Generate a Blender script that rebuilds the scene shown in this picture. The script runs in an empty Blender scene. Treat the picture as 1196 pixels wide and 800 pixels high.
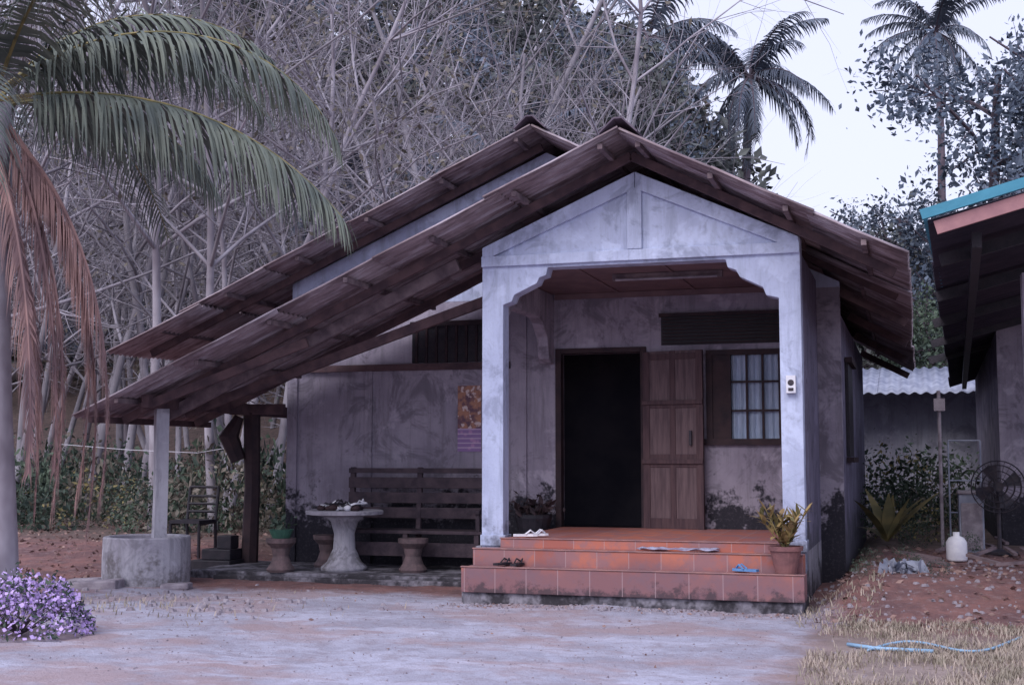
import bpy, math, numpy as np, random
from mathutils import Vector, Matrix, Euler
R = math.radians
scene = bpy.context.scene
rng = np.random.default_rng(7)
random.seed(7)

# ------------------------------------------------------------------ helpers
class MB:
    def __init__(s): s.v=[]; s.f=[]; s.m=[]
    def add(s, vs, fs, m=0):
        o=len(s.v); s.v.extend([tuple(map(float,p)) for p in vs])
        for f in fs: s.f.append([i+o for i in f]); s.m.append(m)
    def box(s, x0,x1,y0,y1,z0,z1,m=0):
        s.add([(x0,y0,z0),(x1,y0,z0),(x1,y1,z0),(x0,y1,z0),(x0,y0,z1),(x1,y0,z1),(x1,y1,z1),(x0,y1,z1)],
              [(0,3,2,1),(4,5,6,7),(0,1,5,4),(1,2,6,5),(2,3,7,6),(3,0,4,7)],m)
    def beam(s,p,q,w,h,m=0,up=(0,0,1)):
        p=Vector(p);q=Vector(q);d=(q-p).normalized();up=Vector(up)
        sd=d.cross(up).normalized();u=sd.cross(d).normalized()
        vs=[]
        for c in (p,q):
            for a,b in ((-1,-1),(1,-1),(1,1),(-1,1)):
                vs.append(c+sd*(a*w/2)+u*(b*h/2))
        s.add(vs,[(0,3,2,1),(4,5,6,7),(0,1,5,4),(1,2,6,5),(2,3,7,6),(3,0,4,7)],m)
    def prism(s,poly,y0,y1,m=0):
        n=len(poly)
        vs=[(x,y0,z) for x,z in poly]+[(x,y1,z) for x,z in poly]
        fs=[list(range(n)),list(range(2*n-1,n-1,-1))]+[(i,i+n,(i+1)%n+n,(i+1)%n) for i in range(n)]
        s.add(vs,fs,m)
    def tube(s,pts,rad,n=6,m=0,cap=True):
        P=[Vector(p) for p in pts]; vs=[]
        a=None
        for i,p in enumerate(P):
            t=(P[min(i+1,len(P)-1)]-P[max(i-1,0)])
            if t.length<1e-9: t=Vector((0,0,1))
            t.normalize()
            if a is None:
                a=t.cross(Vector((0,0,1)) if abs(t.z)<.9 else Vector((1,0,0))).normalized()
            else:
                a=(a-t*a.dot(t)); 
                a=a.normalized() if a.length>1e-6 else t.orthogonal().normalized()
            b=t.cross(a)
            for k in range(n):
                th=2*math.pi*k/n
                vs.append(p+(a*math.cos(th)+b*math.sin(th))*rad[i])
        fs=[]
        for i in range(len(P)-1):
            for k in range(n):
                k2=(k+1)%n
                fs.append((i*n+k,i*n+k2,(i+1)*n+k2,(i+1)*n+k))
        if cap and n>3:
            fs.append(tuple(range(n-1,-1,-1))); fs.append(tuple((len(P)-1)*n+k for k in range(n)))
        s.add(vs,fs,m)
    def lathe(s,c,prof,n=24,m=0):
        vs=[];fs=[]
        for r,z in prof:
            for k in range(n):
                th=2*math.pi*k/n; vs.append((c[0]+r*math.cos(th),c[1]+r*math.sin(th),c[2]+z))
        for i in range(len(prof)-1):
            for k in range(n):
                k2=(k+1)%n; fs.append((i*n+k,i*n+k2,(i+1)*n+k2,(i+1)*n+k))
        fs.append(tuple(range(n-1,-1,-1))); fs.append(tuple((len(prof)-1)*n+k for k in range(n)))
        s.add(vs,fs,m)
    def leaves(s,C,size,g,m=0,asp=.45,flat=0.0,jit=.35):
        C=np.asarray(C,float);n=len(C)
        if n==0:return
        d=g.normal(size=(n,3)); d[:,2]*=(1-flat); d/=np.linalg.norm(d,axis=1)[:,None]
        e=g.normal(size=(n,3)); e-=d*(e*d).sum(1)[:,None]; e/=np.linalg.norm(e,axis=1)[:,None]
        L=(size*(1+jit*g.normal(size=n)).clip(.4,2))[:,None]
        nn=np.cross(d,e)
        a=C-d*L*.5;b=C+e*L*asp*.5+nn*L*.06;c=C+d*L*.5;f=C-e*L*asp*.5+nn*L*.06
        V=np.stack([a,b,c,f],1).reshape(-1,3)
        o=len(s.v); s.v.extend(map(tuple,V.tolist()))
        F=(np.arange(n*4).reshape(-1,4)+o).tolist()
        s.f.extend(F); s.m.extend([m]*n)

def empty(name,loc=(0,0,0)):
    e=bpy.data.objects.new(name,None); e.location=loc; e.empty_display_size=.3
    scene.collection.objects.link(e); return e
def mesh(name,mb,mats,smooth=False):
    me=bpy.data.meshes.new(name); me.from_pydata(mb.v,[],mb.f)
    if not isinstance(mats,(list,tuple)): mats=[mats]
    for m in mats: me.materials.append(m)
    me.polygons.foreach_set('material_index',mb.m)
    if smooth: me.polygons.foreach_set('use_smooth',[True]*len(mb.f))
    me.update(); return me
def obj(name,mb,mats,parent=None,smooth=False,bevel=0,solid=0,loc=None,autos=False):
    me=mesh(name,mb,mats,smooth)
    o=bpy.data.objects.new(name,me); scene.collection.objects.link(o)
    if parent: 
        o.parent=parent; o.matrix_parent_inverse=Matrix.Translation(parent.location).inverted()
    if loc: o.location=loc
    if solid:
        k=o.modifiers.new('solid','SOLIDIFY'); k.thickness=solid; k.offset=0
    if bevel:
        k=o.modifiers.new('bev','BEVEL'); k.width=bevel; k.segments=2; k.limit_method='ANGLE'; k.angle_limit=R(35)
    return o
def inst(name,me,parent,loc,rz=0,sc=1,rx=0,ry=0):
    o=bpy.data.objects.new(name,me); scene.collection.objects.link(o)
    if parent: o.parent=parent; o.matrix_parent_inverse=Matrix.Translation(parent.location).inverted()
    o.location=loc; o.rotation_euler=(rx,ry,rz); o.scale=(sc,sc,sc) if not isinstance(sc,tuple) else sc
    return o
class Many:
    def __init__(s): s.items=[]; s.cache={}
    def put(s,src,loc,rz=0,sc=1,rx=0,ry=0):
        if not isinstance(sc,tuple): sc=(sc,sc,sc)
        s.items.append((src,np.array(Matrix.LocRotScale(Vector(loc),Euler((rx,ry,rz)),Vector(sc)))))
    def build(s,name,parent,mats,smooth=False):
        VS=[];FS=[];MS=[];o=0
        for mb,T in s.items:
            k=id(mb)
            if k not in s.cache: s.cache[k]=(np.array(mb.v),np.array(mb.f),np.array(mb.m))
            v,f,m=s.cache[k]
            VS.append(v@T[:3,:3].T+T[:3,3]); FS.append(f+o); MS.append(m); o+=len(v)
        V=np.concatenate(VS);F=np.concatenate(FS).astype(np.int32);Mi=np.concatenate(MS).astype(np.int32)
        me=bpy.data.meshes.new(name); me.vertices.add(len(V)); me.vertices.foreach_set('co',V.astype(np.float32).ravel())
        me.loops.add(F.size); me.loops.foreach_set('vertex_index',F.ravel())
        me.polygons.add(len(F)); me.polygons.foreach_set('loop_start',np.arange(0,F.size,4,dtype=np.int32))
        for q in mats: me.materials.append(q)
        me.polygons.foreach_set('material_index',Mi)
        me.polygons.foreach_set('use_smooth',np.full(len(F),smooth))
        me.update(calc_edges=True); me.validate()
        ob=bpy.data.objects.new(name,me); scene.collection.objects.link(ob)
        if parent: ob.parent=parent; ob.matrix_parent_inverse=Matrix.Translation(parent.location).inverted()
        print(name,len(F)); return ob

# ------------------------------------------------------------------ node helpers
class N:
    def __init__(s,name):
        s.mat=bpy.data.materials.new(name); s.mat.use_nodes=True
        s.t=s.mat.node_tree; s.b=s.t.nodes['Principled BSDF']
        s.b.inputs['Specular IOR Level'].default_value=.25
    def L(s,a,b): s.t.links.new(a,b)
    def pos(s,world=True):
        if world: return s.t.nodes.new('ShaderNodeNewGeometry').outputs['Position']
        return s.t.nodes.new('ShaderNodeTexCoord').outputs['Object']
    def mapv(s,v,sc=(1,1,1),loc=(0,0,0)):
        m=s.t.nodes.new('ShaderNodeMapping'); m.inputs['Scale'].default_value=sc; m.inputs['Location'].default_value=loc
        s.L(v,m.inputs['Vector']); return m.outputs[0]
    def noise(s,v,scale,det=5,rough=.55,dist=0):
        n=s.t.nodes.new('ShaderNodeTexNoise'); n.inputs['Scale'].default_value=scale
        n.inputs['Detail'].default_value=min(det,4.5); n.inputs['Roughness'].default_value=rough; n.inputs['Distortion'].default_value=dist
        s.L(v,n.inputs['Vector']); return n.outputs['Fac']
    def ss(s,v,a,b):
        n=s.t.nodes.new('ShaderNodeMapRange'); n.interpolation_type='SMOOTHSTEP'
        n.inputs['From Min'].default_value=a; n.inputs['From Max'].default_value=b
        s.L(v,n.inputs['Value']); return n.outputs[0]
    def ma(s,op,a,b=None):
        n=s.t.nodes.new('ShaderNodeMath'); n.operation=op
        for i,x in enumerate((a,b)):
            if x is None: continue
            if isinstance(x,(int,float)): n.inputs[i].default_value=x
            else: s.L(x,n.inputs[i])
        return n.outputs[0]
    def mix(s,f,a,b,mode='MIX'):
        n=s.t.nodes.new('ShaderNodeMix'); n.data_type='RGBA'; n.blend_type=mode
        for i,x in ((0,f),(6,a),(7,b)):
            if isinstance(x,(int,float)): n.inputs[i].default_value=x
            elif isinstance(x,tuple): n.inputs[i].default_value=(*x,1)
            else: s.L(x,n.inputs[i])
        return n.outputs[2]
    def sep(s,v):
        n=s.t.nodes.new('ShaderNodeSeparateXYZ'); s.L(v,n.inputs[0]); return n.outputs
    def comb(s,x,y,z=0):
        n=s.t.nodes.new('ShaderNodeCombineXYZ')
        for i,q in enumerate((x,y,z)):
            if isinstance(q,(int,float)): n.inputs[i].default_value=q
            else: s.L(q,n.inputs[i])
        return n.outputs[0]
    def fin(s,col,rough=.85,bump=None,bs=.3,bd=.02):
        if isinstance(col,tuple): s.b.inputs['Base Color'].default_value=(*col,1)
        else: s.L(col,s.b.inputs['Base Color'])
        s.b.inputs['Roughness'].default_value=rough
        if bump is not None:
            n=s.t.nodes.new('ShaderNodeBump'); n.inputs['Strength'].default_value=bs; n.inputs['Distance'].default_value=bd
            s.L(bump,n.inputs['Height']); s.L(n.outputs[0],s.b.inputs['Normal'])
        return s.mat

def m_simple(name,c1,c2,scale=6,rough=.85,bs=.3,bd=.01,world=True,stretch=(1,1,1),vary=0,spec=None):
    n=N(name); p=n.mapv(n.pos(world),stretch)
    f=n.ss(n.noise(p,scale,3,.6),.3,.7)
    c=n.mix(f,c1,c2)
    if vary:
        lo=n.ss(n.noise(n.mapv(n.pos(),(1,1,.15)),.45,1,.5),.42,.62)
        c=n.mix(n.ma('MULTIPLY',lo,vary),c,tuple(x*.35 for x in c1))
        return n.fin(c,rough)
    if spec is not None: n.b.inputs['Specular IOR Level'].default_value=spec
    return n.fin(c,rough,n.noise(p,scale*5,2),bs,bd)

def m_plaster(name,c1,c2,grime=.6,z0=.5,z1=.95,dark=(.06,.06,.075),lowk=.85):
    n=N(name); p=n.pos()
    big=n.ss(n.noise(p,1.1,6,.65,.4),.3,.7)
    c=n.mix(big,c1,c2)
    st=n.ss(n.noise(n.mapv(p,(5,5,.5)),1.5,5,.7),.45,.72)
    c=n.mix(n.ma('MULTIPLY',st,.65*grime),c,tuple(x*.40 for x in c1))
    bl=n.ss(n.noise(p,2.0,6,.78,.9),.50,.64)
    c=n.mix(n.ma('MULTIPLY',bl,.6*grime),c,tuple(x*.48 for x in c2))
    pa=n.ss(n.noise(n.mapv(p,(1,1,1),(5,2,9)),1.7,6,.7,.3),.55,.64)
    c=n.mix(n.ma('MULTIPLY',pa,.45*grime),c,tuple(min(1,x*1.38) for x in c1))
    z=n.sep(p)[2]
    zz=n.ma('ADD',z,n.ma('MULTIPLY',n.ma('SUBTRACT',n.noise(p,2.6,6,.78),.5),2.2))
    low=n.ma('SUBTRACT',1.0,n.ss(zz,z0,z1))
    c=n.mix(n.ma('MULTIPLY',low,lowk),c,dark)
    fine=n.noise(p,30,3,.7)
    c=n.mix(n.ma('MULTIPLY',n.ss(fine,.5,.75),.25),c,tuple(x*.5 for x in c1))
    return n.fin(c,.92,fine,.4,.01)

M={}
M['plaster']=m_plaster('painted_plaster',(.50,.56,.75),(.39,.435,.61),.8,.32,.75,(.10,.10,.13),.8)
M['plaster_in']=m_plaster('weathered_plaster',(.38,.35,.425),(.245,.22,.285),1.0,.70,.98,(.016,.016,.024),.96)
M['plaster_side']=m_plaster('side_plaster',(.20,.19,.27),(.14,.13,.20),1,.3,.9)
M['shedwall']=m_plaster('shed_block_wall',(.42,.43,.52),(.30,.30,.39),.8,.3,.9)
M['concrete']=m_plaster('raw_concrete',(.42,.42,.48),(.29,.28,.34),1,-.15,.25,(.10,.09,.095))
M['plinth']=m_plaster('mouldy_concrete',(.30,.29,.34),(.20,.19,.23),1,-.1,.35,(.03,.028,.035),.95)
M['ceil']=m_simple('ceiling_board',(.22,.15,.16),(.16,.11,.125),3)
def m_roof():
    n=N('fibre_cement_roof'); p=n.pos()
    a=n.ss(n.noise(p,1.8,6,.7),.3,.7)
    c=n.mix(a,(.34,.275,.30),(.18,.135,.155))
    b=n.ss(n.noise(n.mapv(p,(1,6,1)),1.5,5,.6),.47,.64)
    c=n.mix(n.ma('MULTIPLY',b,.65),c,(.50,.45,.51))
    d=n.ss(n.noise(n.mapv(p,(.7,7,.7),(3,1,7)),1.9,5,.7),.50,.66)
    c=n.mix(n.ma('MULTIPLY',d,.7),c,(.11,.075,.085))
    return n.fin(c,.9,n.noise(p,30,3),.3,.006)
M['roof']=m_roof()
M['wood_old']=m_simple('old_timber',(.125,.078,.085),(.06,.04,.05),5,.8,.4,.008,True,(1,1,1))
M['wood_grey']=m_simple('greyed_timber',(.24,.185,.20),(.11,.083,.10),6,.85,.4,.008)
M['wood_bench']=m_simple('bench_timber',(.075,.055,.068),(.035,.027,.038),7,.8,.4,.008)
M['wood_door']=m_simple('door_wood',(.095,.058,.065),(.055,.034,.043),3,.7,.3,.004,True,(9,9,.8))
M['wood_dark']=m_simple('dark_wood',(.05,.03,.035),(.025,.018,.025),5,.7)
M['white']=m_simple('white_plastic',(.75,.76,.82),(.62,.63,.72),10,.5)
M['black']=m_simple('black_plastic',(.02,.02,.028),(.035,.03,.04),10,.5)
M['metal_dark']=m_simple('dark_metal',(.03,.03,.045),(.06,.05,.06),14,.5)
M['terracotta']=m_simple('terracotta',(.25,.12,.12),(.17,.085,.09),9,.8)
M['stoolmat']=m_simple('stained_stool_cement',(.17,.12,.13),(.09,.07,.078),8,.85)
def m_tile():
    n=N('terracotta_step_tile'); p=n.pos(); x,y,z=n.sep(p)
    def band(v,period,off,w):
        fr=n.ma('FRACT',n.ma('DIVIDE',n.ma('ADD',v,off),period))
        return n.ma('LESS_THAN',fr,w/period)
    gx=band(x,.31,10.05,.008)
    cell=n.comb(n.ma('FLOOR',n.ma('DIVIDE',n.ma('ADD',x,10.05),.31)),n.ma('FLOOR',n.ma('MULTIPLY',z,6)))
    wn=n.t.nodes.new('ShaderNodeTexWhiteNoise'); n.L(cell,wn.inputs['Vector'])
    c=n.mix(wn.outputs['Value'],(.47,.165,.115),(.31,.11,.095))
    d=n.ss(n.noise(p,3.2,6,.75),.42,.62)
    c=n.mix(n.ma('MULTIPLY',d,.7),c,(.23,.15,.18))
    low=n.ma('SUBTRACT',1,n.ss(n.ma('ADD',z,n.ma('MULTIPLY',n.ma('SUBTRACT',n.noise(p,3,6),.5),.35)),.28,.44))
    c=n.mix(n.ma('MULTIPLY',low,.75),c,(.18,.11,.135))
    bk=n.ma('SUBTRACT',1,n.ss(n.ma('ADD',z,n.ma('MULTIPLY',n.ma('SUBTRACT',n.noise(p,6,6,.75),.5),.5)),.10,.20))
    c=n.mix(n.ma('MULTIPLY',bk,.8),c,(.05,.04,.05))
    c=n.mix(n.ma('MULTIPLY',gx,.65),c,(.38,.28,.30))
    return n.fin(c,.5,n.ma('SUBTRACT',n.noise(p,20,3),n.ma('MULTIPLY',gx,2)),.25,.004)
M['tile']=m_tile()
def m_leaf(name,c1,c2,vary=.5,scale=3,rough=.65):
    n=N(name); p=n.pos()
    f=n.ss(n.noise(p,scale,1,.6),.35,.65)
    c=n.mix(f,c1,c2)
    if vary:
        lo=n.ss(n.noise(p,.55,1,.6),.4,.62)
        c=n.mix(n.ma('MULTIPLY',lo,vary),c,tuple((a+b)*.25 for a,b in zip(c1,c2)))
    return n.fin(c,rough)
M['bark_pale']=m_simple('pale_bark',(.45,.43,.49),(.24,.215,.255),2.2,.9,.5,.02,True,(1,1,.6),.65)
M['bark_dark']=m_simple('dark_bark',(.15,.12,.15),(.08,.065,.085),3,.9,.5,.02,True,(1,1,.4),.3)
M['leaf_dry']=m_leaf('dry_foliage',(.21,.185,.16),(.115,.11,.09),.5)
M['leaf_far_haze']=m_leaf('hill_foliage_haze',(.135,.15,.145),(.065,.075,.085),.6,.6)  # hill leaves lightened: distance haze is painted into the colour
M['leaf_mid']=m_leaf('green_foliage',(.095,.135,.095),(.04,.062,.055),.4,1.2)
M['leaf_haze']=m_leaf('hazy_foliage',(.16,.20,.265),(.085,.115,.17),.35,.8)  # pale blue cast is aerial haze mixed into the leaf colour
M['leaf_yel']=m_leaf('yellow_foliage',(.28,.23,.10),(.15,.14,.07),.3,6)
M['leaf_croton']=m_leaf('croton_leaf',(.42,.31,.13),(.24,.17,.09),0,9)
M['leaf_palmfar_haze']=m_leaf('far_palm_leaf_haze',(.15,.18,.23),(.09,.11,.155),.2,.5)  # bluish lightening imitates haze over the distant palms
M['palm_green']=m_leaf('palm_leaflet',(.15,.175,.145),(.08,.10,.095),.1,1.5)
M['palm_brown']=m_leaf('dry_palm_leaflet',(.37,.23,.215),(.21,.135,.14),.1,2)
M['flower']=m_leaf('purple_petals',(.60,.46,.80),(.42,.30,.64),.1,14)
M['litter']=m_leaf('dead_leaf',(.30,.20,.18),(.18,.115,.11),0,9)
M['grass']=m_leaf('dry_grass_blade',(.42,.35,.30),(.27,.24,.19),0,5)
M['teal']=m_simple('teal_metal_trim',(.05,.22,.32),(.07,.28,.40),4,.5)
M['pinkboard']=m_simple('salmon_fascia',(.40,.215,.225),(.30,.16,.18),4,.7)
M['darkroof']=m_simple('dark_roof_underside',(.022,.02,.035),(.038,.032,.05),3,.8)
M['galv']=m_simple('galvanised_sheet',(.33,.36,.45),(.20,.22,.30),4,.6)
M['curtain']=m_simple('curtain_cloth',(.50,.60,.78),(.36,.45,.62),8,.9,.6,.02,True,(14,14,1))
M['blue']=m_simple('blue_plastic',(.12,.28,.55),(.10,.22,.45),9,.5)
M['hose']=m_simple('hose_plastic',(.30,.48,.68),(.25,.42,.60),9,.4)
M['green']=m_simple('green_plastic',(.05,.14,.10),(.04,.10,.08),9,.5)
M['stone']=m_simple('stone',(.33,.30,.34),(.20,.175,.21),9,.9)
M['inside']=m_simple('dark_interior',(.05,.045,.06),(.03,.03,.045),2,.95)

# ------------------------------------------------------------------ ground
def sm(t): t=np.clip(t,0,1); return t*t*(3-2*t)
def gz(x,y):
    x=np.asarray(x,float);y=np.asarray(y,float)
    h=.26*sm((x+.95)/.5)*sm((y-11.5)/1.6)
    h=h+.16*sm((y-12.8)/3)*sm((-8.3-x)/1.2)
    h=h+9.5*sm((y-27)/50)*(0.35+.65*sm((6-x)/22))
    h=h+.012*np.sin(x*2.1+1)*np.sin(y*1.7)+.006*np.sin(x*7.3)*np.sin(y*6.1+2)
    return h
xs=np.concatenate([[-500,-300,-180,-120,-80,-60,-45,-35,-28,-22,-18,-15,-13.5],np.arange(-12.6,3,.09),[3.5,5,8,12,18,26,40,60,100,200,400]])
ys=np.concatenate([[-60,-20,-5,0,3,4.5],np.arange(5.5,17,.09),[17.5,18.5,20,22,24,26,28,31,34,38,43,48,54,60,66,72,80,100,150,250,450,700]])
X,Y=np.meshgrid(xs,ys)
Z=gz(X,Y); near=((X>-12.6)&(X<3)&(Y>5.5)&(Y<17))
Z=Z+near*rng.normal(0,.004,Z.shape)
mb=MB(); nx=len(xs); mb.v=list(map(tuple,np.stack([X,Y,Z],-1).reshape(-1,3).tolist()))
for j in range(len(ys)-1):
    for i in range(nx-1):
        a=j*nx+i; mb.f.append((a,a+1,a+nx+1,a+nx))
mb.m=[0]*len(mb.f)
def m_ground():
    n=N('yard_ground'); p=n.pos(); x,y,z=n.sep(p)
    wob=n.ma('MULTIPLY',n.ma('SUBTRACT',n.noise(p,.9,4,.65),.5),3.2)
    wob2=n.ma('MULTIPLY',n.ma('SUBTRACT',n.noise(n.mapv(p,(1,1,1),(9,4,0)),2.2,5,.7),.5),1.3)
    a=n.ss(n.noise(p,1.3,6,.7,.5),.32,.68)
    cem=n.mix(a,(.46,.465,.58),(.33,.325,.405))
    cem=n.mix(n.ma('MULTIPLY',n.ss(n.noise(p,5,6,.78),.42,.66),.6),cem,(.28,.245,.285))
    cem=n.mix(n.ma('MULTIPLY',n.ss(n.noise(n.mapv(p,(1,1.6,1),(3,7,1)),.7,6,.65),.45,.62),.7),cem,(.37,.265,.27))
    cem=n.mix(n.ma('MULTIPLY',n.ss(n.noise(n.mapv(p,(.8,2.2,1),(1,17,1)),1.1,6,.7),.52,.62),.5),cem,(.53,.54,.67))
    dirt=n.mix(n.ss(n.noise(p,2.4,6,.7),.35,.65),(.27,.14,.13),(.155,.09,.095))
    fine=n.noise(p,60,3,.75)
    dirt=n.mix(n.ma('MULTIPLY',n.ss(n.noise(p,11,5,.7),.5,.7),.6),dirt,(.30,.23,.24))
    lit=n.mix(n.ss(n.noise(p,5,6,.7),.35,.65),(.19,.135,.12),(.10,.08,.075))
    gr=n.mix(a,(.36,.29,.27),(.24,.19,.18))
    right=n.ss(n.ma('ADD',x,n.ma('MULTIPLY',wob2,.5)),-1.0,-.55)
    back=n.ss(n.ma('ADD',y,n.ma('MULTIPLY',wob2,.9)),12.0,12.7)
    left=n.ma('SUBTRACT',1,n.ss(n.ma('ADD',x,n.ma('ADD',n.ma('MULTIPLY',wob2,1.2),n.ma('MULTIPLY',y,.35))),-4.6,-3.6))
    d=n.ma('MAXIMUM',n.ma('MAXIMUM',right,back),n.ma('MULTIPLY',left,.85))
    c=n.mix(d,cem,dirt)
    c=n.mix(n.ss(n.ma('ADD',y,wob),15.5,18),c,lit)
    g=n.ma('MULTIPLY',right,n.ma('SUBTRACT',1,n.ss(n.ma('ADD',y,wob2),10.2,11.4)))
    c=n.mix(g,c,gr)
    c=n.mix(n.ma('MULTIPLY',n.ss(fine,.5,.7),.3),c,(.16,.12,.14))
    h=n.ma('ADD',n.noise(p,14,5,.75),n.ma('MULTIPLY',fine,.4))
    return n.fin(c,.95,h,.7,.035)
obj('ground',mb,m_ground(),smooth=True)

mb=MB()
def gravel(n,fx,fy,s0,s1):
    for _ in range(n):
        x=fx();y=fy(); s=random.uniform(s0,s1); z=float(gz(x,y))
        a=random.uniform(0,6.28); vs=[]
        k=5
        for i in range(k):
            th=a+6.283*i/k; r=s*random.uniform(.7,1.2); vs.append((x+r*math.cos(th),y+r*math.sin(th),z-.004))
        for i in range(k):
            th=a+6.283*i/k; r=s*random.uniform(.4,.7); vs.append((x+r*math.cos(th),y+r*math.sin(th),z+s*random.uniform(.5,.8)))
        mb.add(vs,[(i,(i+1)%k,(i+1)%k+k,i+k) for i in range(k)]+[tuple(range(k,2*k))])
gravel(1500,lambda:random.uniform(-8.5,.6),lambda:random.uniform(7.3,12.5),.004,.013)
gravel(260,lambda:random.uniform(-1.0,1.0),lambda:random.uniform(11,15),.01,.035)
gravel(150,lambda:random.gauss(-6.8,.9),lambda:random.gauss(10.9,.5),.012,.05)
gravel(300,lambda:random.uniform(-4.3,-.8),lambda:random.gauss(11.65,.12),.008,.028)
obj('gravel',mb,M['stone'])
mb=MB()
P=[]
for _ in range(2200):
    x=random.uniform(-16,-7.8);y=random.uniform(12.7,22);P.append((x,y,float(gz(x,y))+.015))
for _ in range(450):
    x=random.uniform(-.9,1.2);y=random.uniform(11,17);P.append((x,y,float(gz(x,y))+.015))
mb.leaves(P,.06,rng,0,.55,.75)
P=[]
for _ in range(90):
    x=random.uniform(-8,-1);y=random.uniform(8,12.8);P.append((x,y,float(gz(x,y))+.008))
for _ in range(160):
    x=random.uniform(-4.3,-.9);y=random.gauss(11.6,.1);P.append((x,y,float(gz(x,y))+.01))
mb.leaves(P,.03,rng,0,.55,.8)
obj('fallen_leaves',mb,M['litter'])
mb=MB()
def blades(P,h,w=.006):
    for x,y in P:
        z=float(gz(x,y)); a=random.uniform(0,6.28); hh=h*random.uniform(.4,1.3); l=random.uniform(.2,1.3)*hh
        dx,dy=math.cos(a)*l,math.sin(a)*l; px,py=-math.sin(a)*w,math.cos(a)*w
        mb.add([(x-px,y-py,z-.005),(x+px,y+py,z-.005),(x+dx*.4+px*.7,y+dy*.4+py*.7,z+hh*.6),(x+dx*.4-px*.7,y+dy*.4-py*.7,z+hh*.6),(x+dx,y+dy,z+hh)],
               [(0,1,2,3),(3,2,4)])
P=[]
for _ in range(15000):
    y=random.uniform(7.3,11.4); x=random.uniform(-.75,1.0)
    if math.sin(x*5+y*2)+math.sin(y*4.1-x*3)+random.gauss(0,.8)+ (x+.5)*1.5 >0.3: P.append((x,y))
blades(P,.05,.004)
P=[(random.gauss(-7.2,1),random.gauss(10.6,.5)) for _ in range(250)]+[(random.uniform(-1,-.3),random.uniform(10.8,13)) for _ in range(400)]
blades(P,.06)
obj('dry_grass',mb,M['grass'])

# ------------------------------------------------------------------ HOUSE
house=empty('plaster_house',(-4,14,0))
H=lambda name,mb,mat,**k: obj(name,mb,mat,house,**k)
YF=12.6; YB=14.8
arch=[(-4.02,2.96),(-3.93,2.99),(-3.90,3.06),(-3.66,3.17),(-3.63,3.23),(-3.56,3.25),(-3.54,3.33),(-1.72,3.33),(-1.70,3.25),(-1.62,3.22),(-1.58,3.15),(-1.36,3.04),(-1.33,2.96),(-1.21,2.93)]
mb=MB()
poly=[(-4.25,.3),(-4.02,.3)]+arch+[(-1.21,.3),(-1.0,.3),(-1.0,3.52),(-2.62,4.27),(-4.25,3.56)]
mb.prism(poly[::1],YF,YF+.2)
H('porch_front_wall',mb,M['plaster'],bevel=.008)
mb=MB(); y0=YF-.035; y1=YF+.01
mb.prism([(-2.70,3.475),(-2.55,3.475),(-2.55,4.10),(-2.70,4.10)],y0,y1)
mb.prism([(-4.249,3.36),(-1.001,3.36),(-1.001,3.47),(-4.249,3.47)],y0-.003,y1)
mb.prism([(-4.24,3.56),(-4.24,3.42),(-2.62,4.09),(-2.62,4.26)],y0-.001,y1)
mb.prism([(-1.01,3.52),(-2.615,4.26),(-2.615,4.09),(-1.01,3.38)],y0-.002,y1)
mb.prism([(-4.26,.49),(-3.995,.49),(-3.995,.60),(-4.26,.60)],YF-.02,YF+.215)
mb.prism([(-1.235,.49),(-.985,.49),(-.985,.60),(-1.235,.60)],YF-.02,YF+.215)
H('wall_mouldings',mb,M['plaster'],bevel=.006)
mb=MB(); mb.box(-1.14,-1.004,YF+.203,YB-.003,0,3.38)
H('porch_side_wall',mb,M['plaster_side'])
mb=MB()
q=[(YF+.2,3.33),(YF+.2,2.72),(YF+.28,2.70),(YF+.34,2.84),(YF+.5,2.96),(YF+.62,3.0),(YB-.65,3.0),(YB-.5,2.96),(YB-.3,2.8),(YB-.22,2.55),(YB-.12,2.5),(YB-.0,2.5),(YB-.0,3.33)]
n=len(q); x0,x1=-4.22,-4.08
mb.add([(x0,a,b) for a,b in q]+[(x1,a,b) for a,b in q],[list(range(n-1,-1,-1)),list(range(n,2*n))]+[(i,(i+1)%n,(i+1)%n+n,i+n) for i in range(n)])
H('porch_side_arch',mb,M['plaster_in'],bevel=.01)
mb=MB(); mb.box(-4.2,-1.15,YF+.205,YB-.004,3.335,3.37)
mb.box(-4.06,-1.15,YB-.06,YB-.005,3.27,3.33)
for x in (-3.3,-2.4): mb.box(x,x+.04,YF+.21,YB-.07,3.322,3.334)
H('porch_ceiling',mb,M['ceil'])
mb=MB(); mb.box(-3.02,-1.85,13.3,13.36,3.26,3.33,0); mb.tube([(-2.98,13.27,3.265),(-1.9,13.27,3.265)],[.014,.014],8,1)
H('fluorescent_tube',mb,[M['wood_grey'],M['stone']])
mb=MB()
y0,y1=YB,YB+.15
mb.box(-7.56,-4.0,y0,y1,0,3.3); mb.box(-4.0,-.75,y0,y1,2.62,3.3)
mb.box(-3.02,-2.24,y0,y1,0,2.62); mb.box(-2.24,-1.39,y0,y1,0,1.58); mb.box(-1.39,-.75,y0,y1,0,2.62)
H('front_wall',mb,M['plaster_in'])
mb=MB()
mb.prism([(-7.56,3.3),(-.75,3.3),(-.75,3.36),(-4.17,5.08),(-7.56,3.60)],y0-.003,y1)
H('gable_wall',mb,M['plaster'])
mb=MB(); mb.box(-.9,-.75,y1+.001,21.5,0,3.0); mb.box(-7.56,-7.41,y1+.001,21.5,0,3.5); mb.box(-7.4,-.91,21.35,21.5,0,3.5)
mb.prism([(-7.56,3.502),(-.95,3.1),(-.95,3.15),(-4.17,5.05),(-7.56,3.6)],21.3,21.45)
H('side_walls',mb,M['plaster_side'])
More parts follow.
